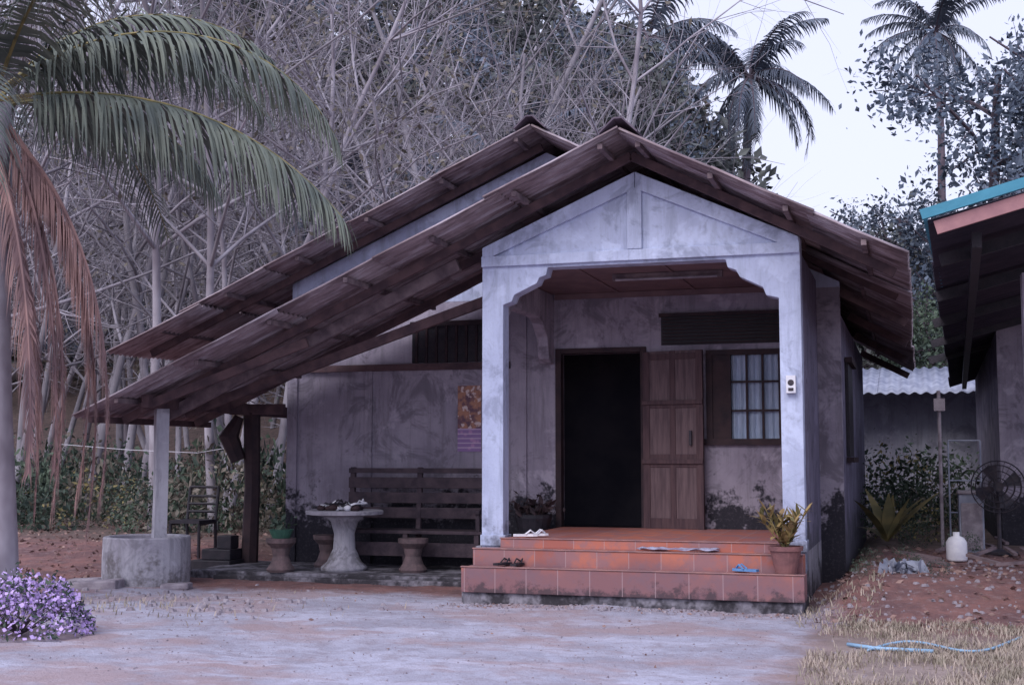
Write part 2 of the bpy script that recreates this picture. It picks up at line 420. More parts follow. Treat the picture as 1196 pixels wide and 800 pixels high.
mb=MB(); mb.box(-7.4,-.91,14.96,21.3,.4,.5); mb.box(-7.4,-.91,14.96,21.3,3.1,3.15); mb.box(-7.4,-.91,16.6,16.65,.5,3.1)
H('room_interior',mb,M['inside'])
mb=MB(); mb.box(-6.53,-6.43,YB-.03,YB+.01,.08,2.52); mb.box(-7.60,-7.46,YB-.035,YB+.01,.08,2.6)
mb.box(-4.62,-4.42,YB-.03,YB+.01,.08,3.3)
H('wall_pilasters',mb,M['plaster_in'],bevel=.006)
mb=MB(); mb.box(-7.45,-4.63,YB-.06,YB-.002,2.46,2.54); 
H('wall_tie_beam',mb,M['wood_old'])
mb=MB(); mb.box(-5.9,-4.7,YB-.02,YB+.01,2.55,3.05,0)
for i in range(9): mb.box(-5.85+i*.13,-5.82+i*.13,YB-.045,YB-.021,2.55,3.0,1)
mb.box(-5.92,-4.68,YB-.05,YB-.02,3.0,3.06,1)
H('vent_window',mb,[M['black'],M['wood_dark']])
mb=MB(); yf=YB-.03
mb.box(-4.06,-3.99,yf,YB+.10,.57,2.68); mb.box(-3.99,-3.03,yf,YB+.10,2.62,2.68); mb.box(-3.03,-2.96,yf,YB+.10,.57,2.68)
H('door_frame',mb,M['wood_dark'],bevel=.005)
mb=MB(); W=.74; Hh=2.04
mb.box(0,W,.012,.028,0,Hh,1)
for x in (0,W*.5-.035,W-.085): mb.box(x,x+.085 if x!=W*.5-.035 else x+.07,0,.04,0,Hh,0)
for z in (0,.70,.78,1.38,Hh-.1): mb.box(.086,W-.086,.002,.038,z,z+(.12 if z==0 else .07),0)
for z in (.74,1.42): mb.box(-.0,W,-.022,-.001,z,z+.05,0)
mb.box(W-.16,W-.13,-.03,-.001,.95,1.12,2)
d=H('door_leaf',mb,[M['wood_door'],m_simple('door_panel_wood',(.15,.105,.115),(.085,.058,.068),3,.7,.3,.004,True,(9,9,.8)),M['metal_dark']],bevel=.004)
d.location=Vector((-3.0,YB-.05,.575)); d.rotation_euler=(0,0,R(-12))
mb=MB()
mb.box(-2.26,-2.19,yf,YB+.1,1.58,2.62); mb.box(-1.44,-1.37,yf,YB+.1,1.58,2.62); mb.box(-2.3,-1.33,yf-.02,YB+.1,1.53,1.6); mb.box(-2.19,-1.44,yf,YB+.1,2.56,2.62)
mb.box(-2.02,-1.98,yf+.01,YB+.05,1.6,2.56)
for x in (-1.98+.18*1,-1.98+.18*2): mb.box(x-.012,x+.012,YB+.0,YB+.03,1.6,2.56)
for z in (1.91,2.24): mb.box(-1.98,-1.44,YB-.002,YB+.028,z,z+.022)
H('window_frame',mb,M['wood_dark'])
mb=MB(); 
nn=40
for i in range(nn):
    xa=-2.0+.58*i/nn; xb=-2.0+.58*(i+1)/nn
    ya=YB+.05+.012*math.sin(i*1.3); yb=YB+.05+.012*math.sin((i+1)*1.3)
    mb.add([(xa,ya,1.6),(xb,yb,1.6),(xb,yb,2.56),(xa,ya,2.56)],[(0,1,2,3)])
H('window_curtain',mb,M['curtain'],smooth=True)
mb=MB(); mb.box(-2.19,-2.02,YB-.01,YB+.02,1.6,2.56)
H('window_shutter',mb,M['wood_dark'])
mb=MB(); mb.box(-2.78,-1.36,YB-.015,YB+.01,2.69,3.02,0)
for i in range(8): mb.beam((-2.76,YB-.03,2.71+i*.04),(-1.38,YB-.03,2.71+i*.04),.03,.012,1)
mb.box(-2.8,-1.34,YB-.05,YB-.01,3.02,3.06,1); 
H('transom_louvre',mb,[M['black'],M['wood_dark']])
mb=MB(); mb.box(-.745,-.71,15.6,16.7,1.4,2.5,0); mb.box(-.74,-.66,15.5,16.8,2.5,2.56,1); mb.box(-.74,-.66,15.5,16.8,1.33,1.39,1)
H('side_window',mb,[M['black'],M['wood_dark']])
mb=MB(); mb.box(-4.32,-1.003,YF+.0,YB-.003,0,.485); 
mb.box(-4.2,-.98,11.84,12.6,-.05,.10)
mb.box(-8.1,-4.33,13.35,YB-.004,-.05,.085); mb.box(-7.7,-4.33,13.2,13.35,-.05,.05)
H('concrete_plinth',mb,M['plinth'],bevel=.012)
mb=MB()
mb.box(-4.19,-.955,11.80,12.09,.10,.335); mb.box(-4.17,-.99,12.09,12.40,.10,.49); mb.box(-3.985,-1.245,12.40,YB-.01,.486,.575)
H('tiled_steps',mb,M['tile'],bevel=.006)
mb=MB()
mb.box(-4.195,-.95,11.79,11.84,.336,.348); mb.box(-4.175,-.985,12.08,12.13,.491,.503); mb.box(-3.99,-1.24,12.39,12.44,.576,.588)
H('step_nosing',mb,m_simple('nosing_tile',(.34,.18,.165),(.22,.13,.14),8,.45),bevel=.004)

def sheet(mb,A,B,C,D,rows,pitch=.105,amp=.022,seed=1,ext=0):
    g=random.Random(seed); A,B,C,D=map(Vector,(A,B,C,D))
    nrm=((B-A).cross(D-A)).normalized()
    if nrm.z<0: nrm=-nrm
    Lw=(B-A).length; nw=max(1,int(Lw/pitch)); n=nw*8
    for r in range(rows):
        u0=r/rows; u1=(r+1)/rows+.02
        if r==rows-1: u1=1
        per=9*8; i0=0
        while i0<n:
            i1=min(n,i0+per)
            lift=g.uniform(-.006,.010); sl=g.uniform(-.004,.03); eo=g.uniform(-.05,.03) if i0==0 else 0
            vs=[]
            for i in range(i0,i1+1):
                v=i/n; o=amp*math.sin(2*math.pi*i/8)
                a=A.lerp(B,v); b=D.lerp(C,v)
                for u,ex in ((u0,-.0),(u0*.5+u1*.5,0),(u1,sl)):
                    p=a.lerp(b,u)+(b-a).normalized()*ex+(B-A).normalized()*eo
                    vs.append(p+nrm*(o+lift+(.016 if ex==0 and u==u0 else .0)- .022*(1-(u-u0)/(u1-u0))))
            m=i1-i0
            mb.add(vs,[(3*k+j,3*k+3+j,3*k+4+j,3*k+1+j) for k in range(m) for j in range(2)])
            i0=i1
mb=MB()
sheet(mb,(-2.63,11.9,4.54),(-2.63,14.58,4.54),(-8.70,14.58,1.83),(-8.70,11.9,1.83),5,seed=2)
sheet(mb,(-2.63,11.9,4.54),(-2.63,14.4,4.54),(0,14.4,3.16),(0,11.9,3.2),3,seed=3)
sheet(mb,(-4.17,14.1,5.25),(-4.17,22,5.25),(-8.75,22,3.21),(-8.75,14.1,3.21),4,seed=4)
sheet(mb,(-8.45,14.0,3.29),(-8.45,19,3.29),(-9.75,19,2.73),(-9.75,14.0,2.73),1,seed=14)
sheet(mb,(-4.17,14.1,5.25),(-4.17,22,5.25),(.03,22,2.82),(0.0,14.1,3.12),4,seed=5)
H('corrugated_roof',mb,M['roof'],solid=.008,smooth=True)
def cap(mb,x,y0,y1,z,w,sl,sr):
    y=y0; first=True
    while y<y1:
        ye=min(y+1.0,y1)
        lift=.035 if first else 0
        P=[]
        for yy,ll in ((y,lift),(min(y+.22,ye),lift*.15),(ye,0)):
            P+= [(x-w,yy,z-w*sl+.0),(x-.04,yy,z+.015+ll),(x+.04,yy,z+.015+ll),(x+w,yy,z-w*sr+.0)]
        mb.add(P,[(4*j+i,4*j+i+1,4*j+5+i,4*j+4+i) for j in range(2) for i in range(3)])
        y=ye-.06 if ye<y1 else ye; first=False
mb=MB(); cap(mb,-2.63,11.85,14.6,4.585,.19,.46,.5); cap(mb,-4.17,14.05,22,5.295,.19,.46,.5)
H('ridge_cap',mb,m_simple('ridge_cap_cement',(.15,.12,.16),(.09,.07,.10),4,.8),solid=.016)
mb=MB()
def slope_rafter(x0,z0,x1,z1,y,w,h,off,m=0): mb.beam((x0,y,z0-off),(x1,y,z1-off),w,h,m)
for y,o in ((12.48,.14),(13.2,.14),(14.0,.14)):
    slope_rafter(-2.63,4.54,-8.45,1.94,y,.05,.09,o)
slope_rafter(-4.6,3.66,-8.2,2.053,12.85,.07,.13,.22,1)
for y in (12.48,14.35): slope_rafter(-2.63,4.54,-.12,3.25,y,.05,.09,.14)
for y in (14.62,16.5,19): slope_rafter(-4.17,5.25,-9.5,2.88,y,.05,.09,.14)
for i in range(7):
    t=(i+.22)/6.8; x=-2.63-6.07*t; z=4.54-2.71*t-.064
    mb.beam((x,11.93+.06*(i%3),z),(x,14.5,z),.05,.055,1)
for i in range(4):
    t=(i+.25)/3.8; x=-2.63+2.63*t; z=4.54-1.34*t-.064
    mb.beam((x,11.95,z),(x,14.1,z),.05,.055,1)
for i in range(6):
    t=(i+.2)/5.8; x=-4.17-5.5*t; z=5.25-2.45*t-.064
    mb.beam((x,14.14+.05*(i%2),z),(x,18.9 if i==5 else 21.9,z),.05,.055,1)
for i in range(4):
    t=(i+.6)/4.1; x=-4.17+4.17*t; z=5.25-2.13*t-.05; zb=5.25-2.43*t-.05
    mb.beam((x,14.5,z),(x,21.9,zb),.045,.06,1)
for y in (15.5,17.5,19.5,21.7):
    zb=3.12-.3*(y-14.1)/7.9; mb.beam((-.78,y,zb+.78*.53-.15),(-.04,y,zb+.02-.15),.05,.1)
H('roof_timbers',mb,[M['wood_old'],M['wood_grey']],bevel=.004)
mb=MB()
mb.beam((-8.0,12.2,2.0),(-8.0,16.2,1.98),.09,.14); mb.beam((-8.12,12.3,1.93),(-6.2,12.5,2.62),.05,.1)
mb.beam((-8.25,14.5,1.99),(-7.5,14.5,1.99),.08,.13)
mb.beam((-8.55,12.0,1.80),(-8.55,14.5,1.80),.05,.07); mb.beam((-8.1,13.2,1.90),(-4.3,13.2,3.12),.06,.11)
H('lean_to_beams',mb,M['wood_old'],bevel=.004)
mb=MB(); mb.tube([(-8.04,12.6,.3),(-8.03,12.6,1.0),(-8.04,12.6,1.93)],[.1,.095,.1],4)
H('front_post',mb,M['concrete'])
mb=MB(); mb.tube([(-7.98,14.55,0),(-7.96,14.56,1.),(-7.98,14.55,1.95)],[.11,.10,.11],7); mb.tube([(-8.1,14.45,1.35),(-8.22,14.4,1.65),(-8.1,14.45,1.9)],[.1,.13,.06],7)
H('rear_post',mb,M['wood_dark'])

mb=MB(); prof=[(.475,-.1),(.48,.2),(.475,.50),(.465,.515),(.41,.515),(.40,.50),(.40,.42)]
mb.lathe((-8.2,12.62,0),prof,40); obj('concrete_ring_planter',mb,M['concrete'],smooth=False)
mb=MB()
for (a,b,s) in ((-8.75,12.3,.12),(-8.35,11.95,.16),(-8.85,12.0,.1),(-7.55,12.2,.1)):
    mb.beam((a-s*1.5,b-s*.4,s*.1),(a+s*1.5,b+s*.3,s*.25),s*1.8,s*.7)
obj('broken_slab',mb,M['stone'],bevel=.02)

t=empty('concrete_table',(-6.36,13.85,.085))
mb=MB(); mb.lathe((-6.36,13.85,.085),[(.27,0),(.27,.04),(.2,.1),(.13,.25),(.12,.42),(.16,.56),(.24,.63)],28); obj('pedestal',mb,M['concrete'],t,smooth=True)
mb=MB(); mb.lathe((-6.36,13.85,.72),[(.38,0),(.45,.012),(.455,.045),(.44,.055)],36); obj('table_top',mb,M['concrete'],t)
def sandal(x,y,z,a,mat,nm='sandal',tilt=0,parent=None):
    mb=MB(); L=.25
    pr=[(-.5,.3),(-.3,.38),(0,.3),(.3,.42),(.48,.25),(.5,0),(.48,-.25),(.3,-.42),(0,-.3),(-.3,-.38),(-.5,-.3)]
    vs=[];k=len(pr)
    for zz in (0,.022):
        for u,v in pr: vs.append((u*L,v*.1,zz))
    mb.add(vs,[tuple(range(k-1,-1,-1)),tuple(range(k,2*k))]+[(i,(i+1)%k,(i+1)%k+k,i+k) for i in range(k)])
    mb.tube([(.0,.036,.02),(.05,.03,.06),(.09,0,.03)],[.008]*3,5); mb.tube([(.0,-.036,.02),(.05,-.03,.06),(.09,0,.03)],[.008]*3,5)
    o=obj(nm,mb,mat); o.location=(x,y,z); o.rotation_euler=(tilt,0,a)
mb=MB(); g=random.Random(4)
for i in range(22):
    x=-6.36+g.uniform(-.26,.26); y=13.85+g.uniform(-.2,.2); r=g.uniform(.03,.06)
    mb.lathe((x,y,.775),[(r*.6,0),(r,r*.4),(r*.95,r*.9),(r*.3,r*1.3)],7,g.choice([0,1,1,2]))
obj('fruit_pile',mb,[M['white'],M['wood_dark'],M['stone']],smooth=True)
for i in range(6): sandal(-6.6+i*.09,13.75+.05*(i%2),.80+.02*(i%3),g.uniform(0,3),M['white'] if i%2 else M['black'],'sandal',g.uniform(-.5,.5))
def stool(x,y,h=.38,nm='concrete_stool'):
    mb=MB(); mb.lathe((x,y,.085),[(.15,0),(.165,.03),(.12,.09),(.09,.18),(.11,.27),(.17,.33),(.175,h)],20); return obj(nm,mb,M['stoolmat'],smooth=False)
stool(-6.97,13.45); stool(-6.74,14.2); stool(-5.5,13.85); 
mb=MB(); mb.lathe((-6.97,13.45,.466),[(.10,0),(.14,.09),(.145,.10),(.12,.10)],16); pp=empty('potted_herb',(-6.97,13.45,.466)); obj('pot',mb,M['green'],pp)
mb=MB(); mb.leaves(rng.normal((-6.97,13.45,.62),(.07,.07,.05),(60,3)),.08,rng); obj('leaves',mb,M['leaf_mid'],pp)
b=empty('wooden_bench',(-5.7,14.4,0)); mb=MB()
mb.box(-6.6,-4.75,14.08,14.5,.50,.54); 
for z in (.66,.84,1.02,1.2): mb.box(-6.62,-4.73,14.52,14.55,z,z+.13 if z<1.1 else z+.06)
for x in (-6.58,-5.7,-4.82):
    mb.beam((x,14.12,.085),(x,14.12,.5),.06,.06,0,(0,1,0)); mb.beam((x,14.5,.085),(x,14.58,1.27),.06,.06,0,(0,1,0))
mb.box(-6.58,-4.8,14.10,14.13,.24,.40)
for x in (-6.6,-4.8): mb.beam((x,14.05,.76),(x,14.55,.78),.06,.05); mb.beam((x,14.1,.54),(x,14.1,.76),.05,.05,0,(0,1,0))
obj('bench_frame',mb,M['wood_bench'],b,bevel=.006)
c=empty('metal_chair',(-9.2,15.1,0)); mb=MB(); z0=.1
cx,cy=-9.0,14.9
for sx in (-.21,.21):
    mb.tube([(cx+sx,cy-.2,z0),(cx+sx,cy-.2,z0+.43)],[.02]*2,6); mb.tube([(cx+sx,cy+.22,z0),(cx+sx,cy+.2,z0+.45),(cx+sx,cy+.27,z0+.9)],[.02]*3,6)
    mb.tube([(cx+sx,cy-.2,z0+.43),(cx+sx,cy+.2,z0+.45)],[.02]*2,6)
for z in (.58,.68,.78,.9): mb.tube([(cx-.21,cy+.2+(z-.45)*.16,z0+z),(cx+.21,cy+.2+(z-.45)*.16,z0+z)],[.02]*2,6)
mb.box(cx-.22,cx+.22,cy-.22,cy+.22,z0+.44,z0+.48)
obj('chair_frame',mb,M['black'],c)
mb=MB(); mb.box(-8.55,-8.0,14.1,14.5,.0,.13); mb.box(-8.45,-8.05,14.2,14.5,.131,.26); mb.box(-8.3,-8.1,14.3,14.5,.261,.42)
obj('stacked_crates',mb,M['black'],bevel=.01)
def m_cal():
    n=N('calendar_print'); p=n.pos(); x,y,z=n.sep(p)
    vo=n.t.nodes.new('ShaderNodeTexVoronoi'); vo.inputs['Scale'].default_value=14; n.L(p,vo.inputs['Vector'])
    up=n.mix(n.ss(n.noise(p,9,4),.4,.6),(.38,.19,.13),(.13,.07,.10)); up=n.mix(n.ma('MULTIPLY',n.ss(n.noise(p,13,3),.55,.62),.9),up,(.60,.50,.50))
    lo=n.mix(n.ss(vo.outputs['Distance'],.2,.5),(.38,.22,.40),(.24,.15,.33))
    g=n.ma('LESS_THAN',n.ma('FRACT',n.ma('MULTIPLY',z,18)),.25); lo=n.mix(n.ma('MULTIPLY',g,.5),lo,(.60,.50,.60))
    c=n.mix(n.ma('LESS_THAN',z,1.74),up,lo)
    return n.fin(c,.5)
mb=MB(); mb.box(-5.30,-5.0,YB-.012,YB-.004,1.46,2.26)
obj('wall_calendar',mb,m_cal())
mb=MB(); mb.box(-1.15,-1.06,YF-.07,YF-.004,2.0,2.17,0); mb.tube([(-1.105,YF-.075,2.1),(-1.105,YF-.07,2.1)],[.03,.03],14,1); mb.box(-1.13,-1.08,YF-.075,YF-.07,2.02,2.05,1)
obj('electric_meter',mb,[M['white'],M['metal_dark']],bevel=.006)
pp=empty('potted_croton',(-1.13,11.97,.348)); mb=MB()
mb.lathe((-1.13,11.96,.348),[(.095,0),(.14,.2),(.155,.2),(.16,.24),(.14,.24),(.13,.20)],20); obj('pot',mb,M['terracotta'],pp)
mb=MB(); g=random.Random(5)
def blade(mb,p,a,el,L,w,droop,m=0,n=5):
    p=Vector(p); d=Vector((math.cos(a)*math.cos(el),math.sin(a)*math.cos(el),math.sin(el))); s=d.cross(Vector((0,0,1))).normalized(); vs=[]
    for i in range(n+1):
        t=i/n; ww=w*math.sin(math.pi*min(.97,(.12+t*.86)))
        vs+=[p-s*ww,p+s*ww]; d=(d+Vector((0,0,-droop/n))).normalized(); p=p+d*(L/n)
    mb.add(vs,[(2*i,2*i+1,2*i+3,2*i+2) for i in range(n)],m)
for k in range(9):
    a=k*.70+.3; rr=g.uniform(.12,.25); top=Vector((-1.13+rr*math.cos(a),11.96+rr*.7*math.sin(a),g.uniform(.76,.96)))
    mb.tube([(-1.13,11.96,.55),tuple(top)],[.008,.004],4,1,cap=False)
    for i in range(20):
        t=g.uniform(.15,1.0); q=Vector((-1.13,11.96,.56)).lerp(top,t)
        blade(mb,q,g.uniform(0,6.28),g.uniform(.2,1.3),g.uniform(.09,.17),g.uniform(.015,.026),g.uniform(.1,.7),g.choice([0,0,0,1]))
obj('leaves',mb,[M['leaf_croton'],M['leaf_yel']],pp)
pp=empty('dark_pot_plant',(-4.1,14.4,.58)); mb=MB(); mb.lathe((-4.24,14.45,.49),[(.16,0),(.22,.2),(.22,.24)],16); obj('pot',mb,M['black'],pp)
mb=MB(); mb.leaves(rng.normal((-4.24,14.45,.80),(.12,.1,.06),(160,3)),.09,rng); obj('leaves',mb,M['wood_dark'],pp)
sandal(-3.83,12.02,.35,1.2,M['black']); sandal(-3.68,12.0,.35,1.5,M['black']); sandal(-3.78,12.6,.592,.3,M['white']); sandal(-3.7,12.72,.592,.6,M['white'])
sandal(-1.5,12.0,.35,2.8,M['blue'])
mb=MB(); nx_,ny_=24,8; base=[]
for j in range(ny_+1):
    for i in range(nx_+1):
        u=i/nx_;v=j/ny_; base.append((-2.55+.75*u+.03*math.sin(v*7),12.2+.16*v+.03*math.sin(u*9),.507+.012+.012*math.sin(u*23+v*5)*math.cos(v*9+u*4)))
mb.add(base,[(j*(nx_+1)+i,j*(nx_+1)+i+1,(j+1)*(nx_+1)+i+1,(j+1)*(nx_+1)+i) for j in range(ny_) for i in range(nx_)])
obj('floor_rag',mb,m_simple('rag_cloth',(.42,.45,.6),(.25,.2,.3),12),smooth=True,solid=.006)
mb=MB(); pts=[]
for i in range(60):
    t=i/59; pts.append((-.35+1.1*t,9.7+.35*math.sin(t*7)+.8*t,float(gz(0,10))+.02))
mb.tube(pts,[.010]*60,7); 
pts=[(-.5,9.9,.02),(-.3,9.75,.02),(.1,9.72,.02)]; mb.tube(pts,[.014]*3,7); obj('garden_hose',mb,M['hose'],smooth=True)
mb=MB(); mb.tube([(-8.0,14.5,1.55),(-9.2,15.3,1.45),(-11,16.4,1.50),(-13,17.5,1.6)],[.004]*4,4); obj('wire_line',mb,M['white'])
mb=MB(); mb.leaves(rng.normal((-.15,13.4,.30),(.10,.06,.03),(40,3)),.13,rng,0,.8); obj('plastic_bag',mb,M['galv'])

# ------------------------------------------------------------------ neighbour
nb=empty('neighbour_house',(1.5,15,0))
mb=MB(); sheet(mb,(3.4,9.9,4.0),(3.6,24,3.6),(.66,24,2.66),(.16,9.9,3.13),2,.2,.015,9); obj('roof',mb,M['darkroof'],nb,solid=.03)
mb=MB(); mb.beam((.10,9.86,3.17),(3.4,9.86,4.07),.05,.075); mb.beam((.13,9.9,3.16),(.3,13,3.05),.03,.05); obj('ridge_trim',mb,M['teal'],nb)
mb=MB(); mb.beam((.20,9.9,3.075),(3.4,9.9,3.945),.03,.10); obj('fascia_board',mb,M['pinkboard'],nb)
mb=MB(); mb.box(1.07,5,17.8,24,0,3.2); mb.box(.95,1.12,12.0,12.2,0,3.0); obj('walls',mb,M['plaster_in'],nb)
mb=MB()
for y in (11,13,15,17,19): mb.beam((.25,y,3.02-.03*(y-10)),(2.5,y,3.6-.03*(y-10)),.05,.1)
mb.beam((.5,10.2,3.02),(.85,23,2.6),.07,.12)
obj('rafters',mb,M['black'],nb)
sh=empty('tin_roof_shed',(0,25,0))
mb=MB(); sheet(mb,(-2.4,26.9,3.18),(2.0,26.9,3.18),(2.0,24.2,2.55),(-2.4,24.2,2.55),1,.2,.022,10); obj('roof',mb,M['galv'],sh,solid=.01,smooth=True)
mb=MB(); mb.box(-2.2,1.8,25.4,25.55,0,2.7); mb.box(1.6,1.8,24.4,25.4,0,2.6); obj('walls',mb,M['shedwall'],sh)
mb=MB(); mb.tube([(.31,16.5,.2),(.31,16.5,2.2)],[.022,.022],8); mb.box(.25,.38,16.4,16.5,1.95,2.1); obj('pipe_post',mb,M['stone'])
mb=MB(); mb.lathe((.42,14.9,.27),[(.10,0),(.11,.02),(.11,.2),(.08,.25),(.035,.27),(.035,.31)],18); mb.tube([(.49,14.9,.5),(.52,14.9,.46),(.51,14.9,.4)],[.012]*3,6); obj('water_jug',mb,M['white'],smooth=True)
fn=empty('pedestal_fan',(.95,16.2,.27)); mb=MB(); cx,cy,cz=.93,16.0,1.05
for r in (.10,.18,.25,.30):
    for yy in (-.05,.06):
        mb.tube([(cx+r*math.cos(a),cy+yy*(1-r),cz+r*math.sin(a)) for a in np.linspace(0,6.283,25)],[.006]*25,4,cap=False)
for a in np.linspace(0,6.283,25): mb.tube([(cx+.04*math.cos(a),cy-.08,cz+.04*math.sin(a)),(cx+.30*math.cos(a),cy-.01,cz+.30*math.sin(a))],[.003]*2,4)
for k in range(4):
    a=k*1.571+.4; mb.add([(cx,cy,cz),(cx+.24*math.cos(a-.35),cy-.02,cz+.24*math.sin(a-.35)),(cx+.27*math.cos(a),cy,cz+.27*math.sin(a)),(cx+.24*math.cos(a+.35),cy+.03,cz+.24*math.sin(a+.35))],[(0,1,2,3)])
mb.tube([(cx,cy+.1,cz),(cx,cy+.1,.3)],[.025]*2,8); mb.lathe((cx,cy+.1,.27),[(.2,0),(.2,.03),(.05,.06)],18)
mb.tube([(cx,cy-.03,cz),(cx,cy+.18,cz)],[.06,.05],10)
obj('fan_body',mb,M['metal_dark'],fn)
mb=MB(); mb.box(.50,.78,16.3,16.7,.25,.95,0); mb.box(.52,.76,16.28,16.3,.3,.85,1); mb.box(.49,.79,16.28,16.72,.951,.99,1); obj('storage_cabinet',mb,[M['galv'],M['stone']],bevel=.01)
mb=MB()
for x in (.42,.80): mb.tube([(x,17.2,.25),(x,17.2,1.6)],[.012]*2,6)
for z in (.7,1.1,1.6): mb.tube([(.42,17.2,z),(.80,17.2,z)],[.01]*2,6)
obj('drying_rack',mb,M['galv'])
mb=MB(); g=random.Random(3)
for i in range(14):
    x=g.uniform(-.1,1.3); y=g.uniform(14,17.5); a=g.uniform(0,3); l=g.uniform(.2,.7); mb.beam((x,y,float(gz(x,y))+.04),(x+l*math.cos(a),y+l*math.sin(a),float(gz(x,y))+.1),.05,.03)
obj('timber_scraps',mb,M['wood_grey'])

# ------------------------------------------------------------------ vegetation
def branch(mb,p,d,L,r,lvl,g,kids,maxl,up=.03,ends=None,wob=.13,ang=(.5,1.0),lf=(.42,.65)):
    n=[9,5,4,3][min(lvl,3)]; pts=[p.copy()]; dirs=[d.copy()]
    for i in range(n):
        d=d+g.normal(0,wob,3); d[2]+=up; d=d/np.linalg.norm(d); p=p+d*L/n; pts.append(p.copy()); dirs.append(d.copy())
    end=.35 if lvl<2 else .25
    mb.tube(pts,[r*(1-(1-end)*i/n) for i in range(n+1)],[8,5,4,3][min(lvl,3)],0,cap=False)
    if ends is not None and lvl>=maxl-1: ends.extend([(q[0],q[1],q[2]) for q in pts[1:]])
    if lvl<maxl:
        for k in range(kids[lvl]):
            t=g.uniform(.3 if lvl==0 else .2,1.0); i=min(n,int(t*n)); q=pts[i]; dd=dirs[i]
            ax=g.normal(size=3); ax-=dd*ax.dot(dd); ax/=np.linalg.norm(ax)
            an=g.uniform(*ang); nd=dd*math.cos(an)+ax*math.sin(an)
            branch(mb,q,nd,L*g.uniform(*lf)*(1.15-.4*t if lvl==0 else 1),r*(1-.6*t)*.6,lvl+1,g,kids,maxl,up,ends,wob*1.15,ang,lf)
def bare_tree(seed,h,leafn=0):
    g=np.random.default_rng(seed); mb=MB(); ends=[]
    lean=g.normal(0,.08,2)
    branch(mb,np.array([0,0,-.3]),np.array([lean[0],lean[1],1.]),h,h*.0075+.01,0,g,[11,6,4],3,.01,ends,.09,(.45,1.15),(.34,.55))
    if leafn:
        E=np.array(ends); C=E[g.integers(0,len(E),leafn)]+g.normal(0,.16,(leafn,3)); mb.leaves(C,.13,g,1)
    return mb
def leafy_tree(seed,h,leafn,mat,ls=.28,kids=(10,6,3),r=.02,spread=.35):
    g=np.random.default_rng(seed); mb=MB(); ends=[]
    branch(mb,np.array([0,0,-.3]),np.array([0,0,1.]),h*.85,h*r,0,g,list(kids),3,.0,ends,.08,(.6,1.15),(.34,.5))
    E=np.array(ends); cl=E[g.integers(0,len(E),leafn//14)]
    C=np.repeat(cl,14,0)+g.normal(0,spread,(len(cl)*14,3)); mb.leaves(C,ls,g,1,.5)
    return mesh('leafy_tree_mesh',mb,[M['bark_dark'],mat],False)
bare=[bare_tree(s,h,l) for s,h,l in ((1,12,0),(2,13,250),(3,11,0),(4,12.5,500),(5,13.5,0),(6,10,350),(7,12,0))]
grove=empty('rubber_tree_grove',(-15,28,0))
g=np.random.default_rng(11); mm=Many()
for row in range(10):
    y=19.5+row*2.6+ (0 if row<5 else (row-5)*.8)
    x=-.86*y-4
    while x < -.22*y:
        xx=x+g.normal(0,.5); yy=y+g.normal(0,.6)
        if not(-10.5<xx<1 and yy<22.8):
            k=1.0 if xx/yy<-.30 else .8
            mm.put(bare[g.integers(0,7)],(xx,yy,float(gz(xx,yy))),g.uniform(0,6.28),g.uniform(.8,1.15)*k,g.normal(0,.07),g.normal(0,.07))
        x+=g.uniform(1.7,2.8)
for (x,y,rz,ry) in ((-9,23,2,.3),(-7.5,24.5,.5,.35),(-12,21,4,-.3),(-10,25,3,.5),(-8,26,1.4,.55),(-11,24,5,.45)):
    mm.put(bare[g.integers(0,7)],(x,y,0),rz,.9,0,ry)
mm.build('trees',grove,[M['bark_pale'],M['leaf_dry']],True)
def clump(seed,n,ls,m,sp=1.0):
    g=np.random.default_rng(seed); mb=MB(); k=n//12
    c=g.normal(size=(k,3)); c/=np.linalg.norm(c,axis=1)[:,None]; c*=(g.uniform(.35,1,(k,1)))**.5*sp; c[:,2]*=.8
    C=np.repeat(c,12,0)+g.normal(0,.13*sp,(k*12,3)); mb.leaves(C,ls,g,m,.5)
    return mb
clf=[clump(s,560,.17,0) for s in (1,2,3)]+[clump(4,420,.16,1),clump(5,560,.15,2)]
hf=empty('hillside_forest',(-10,55,0)); mm=Many()
for i in range(600):
    y=g.uniform(46,78); x=g.uniform(-.9*y,.12*y+3); 
    z=float(gz(x,y)); t=x/y
    hm=float(np.interp(t,[-.9,-.27,-.22,-.16,-.10,.1],[19,19,14,9,6.5,6]))
    mm.put(clf[g.choice(5,p=[.24,.22,.2,.24,.1])],(x,y,z+g.uniform(-.5,hm)),g.uniform(0,6.28),g.uniform(1.5,3.2))
for i in range(150):
    y=g.uniform(42,56); t=g.uniform(-.25,.09); x=t*y
    hm=float(np.interp(t,[-.25,-.16,-.10,.1],[10,7.0,6,6]))
    mm.put(clf[g.choice([0,1,4,4,3])],(x,y,float(gz(x,y))+hm*g.uniform(.2,1)),g.uniform(0,6.28),g.uniform(1.0,1.9))
mm.build('foliage',hf,[M['leaf_far_haze'],M['leaf_dry'],M['leaf_haze']])
clu=[clump(s,600,.10,0) for s in (11,12)]+[clump(13,400,.10,1),clump(14,300,.09,2)]
us=empty('undergrowth',(-14,20,0)); mm=Many()
for i in range(230):
    y=g.uniform(18.5,34); x=g.uniform(-.88*y-2,-9.5 if y<23 else -.2*y); k=g.choice([0,1,2,3],p=[.32,.26,.36,.06])
    s=g.uniform(.2,.95); mm.put(clu[k],(x,y,float(gz(x,y))+s*.45),g.uniform(0,6.28),(s*g.uniform(.8,1.4),s,s*g.uniform(.6,2.1)))
mm.build('bushes',us,[M['leaf_mid'],M['leaf_dry'],M['leaf_yel']])
rb=empty('garden_shrubs',(0,19,0)); mm=Many()
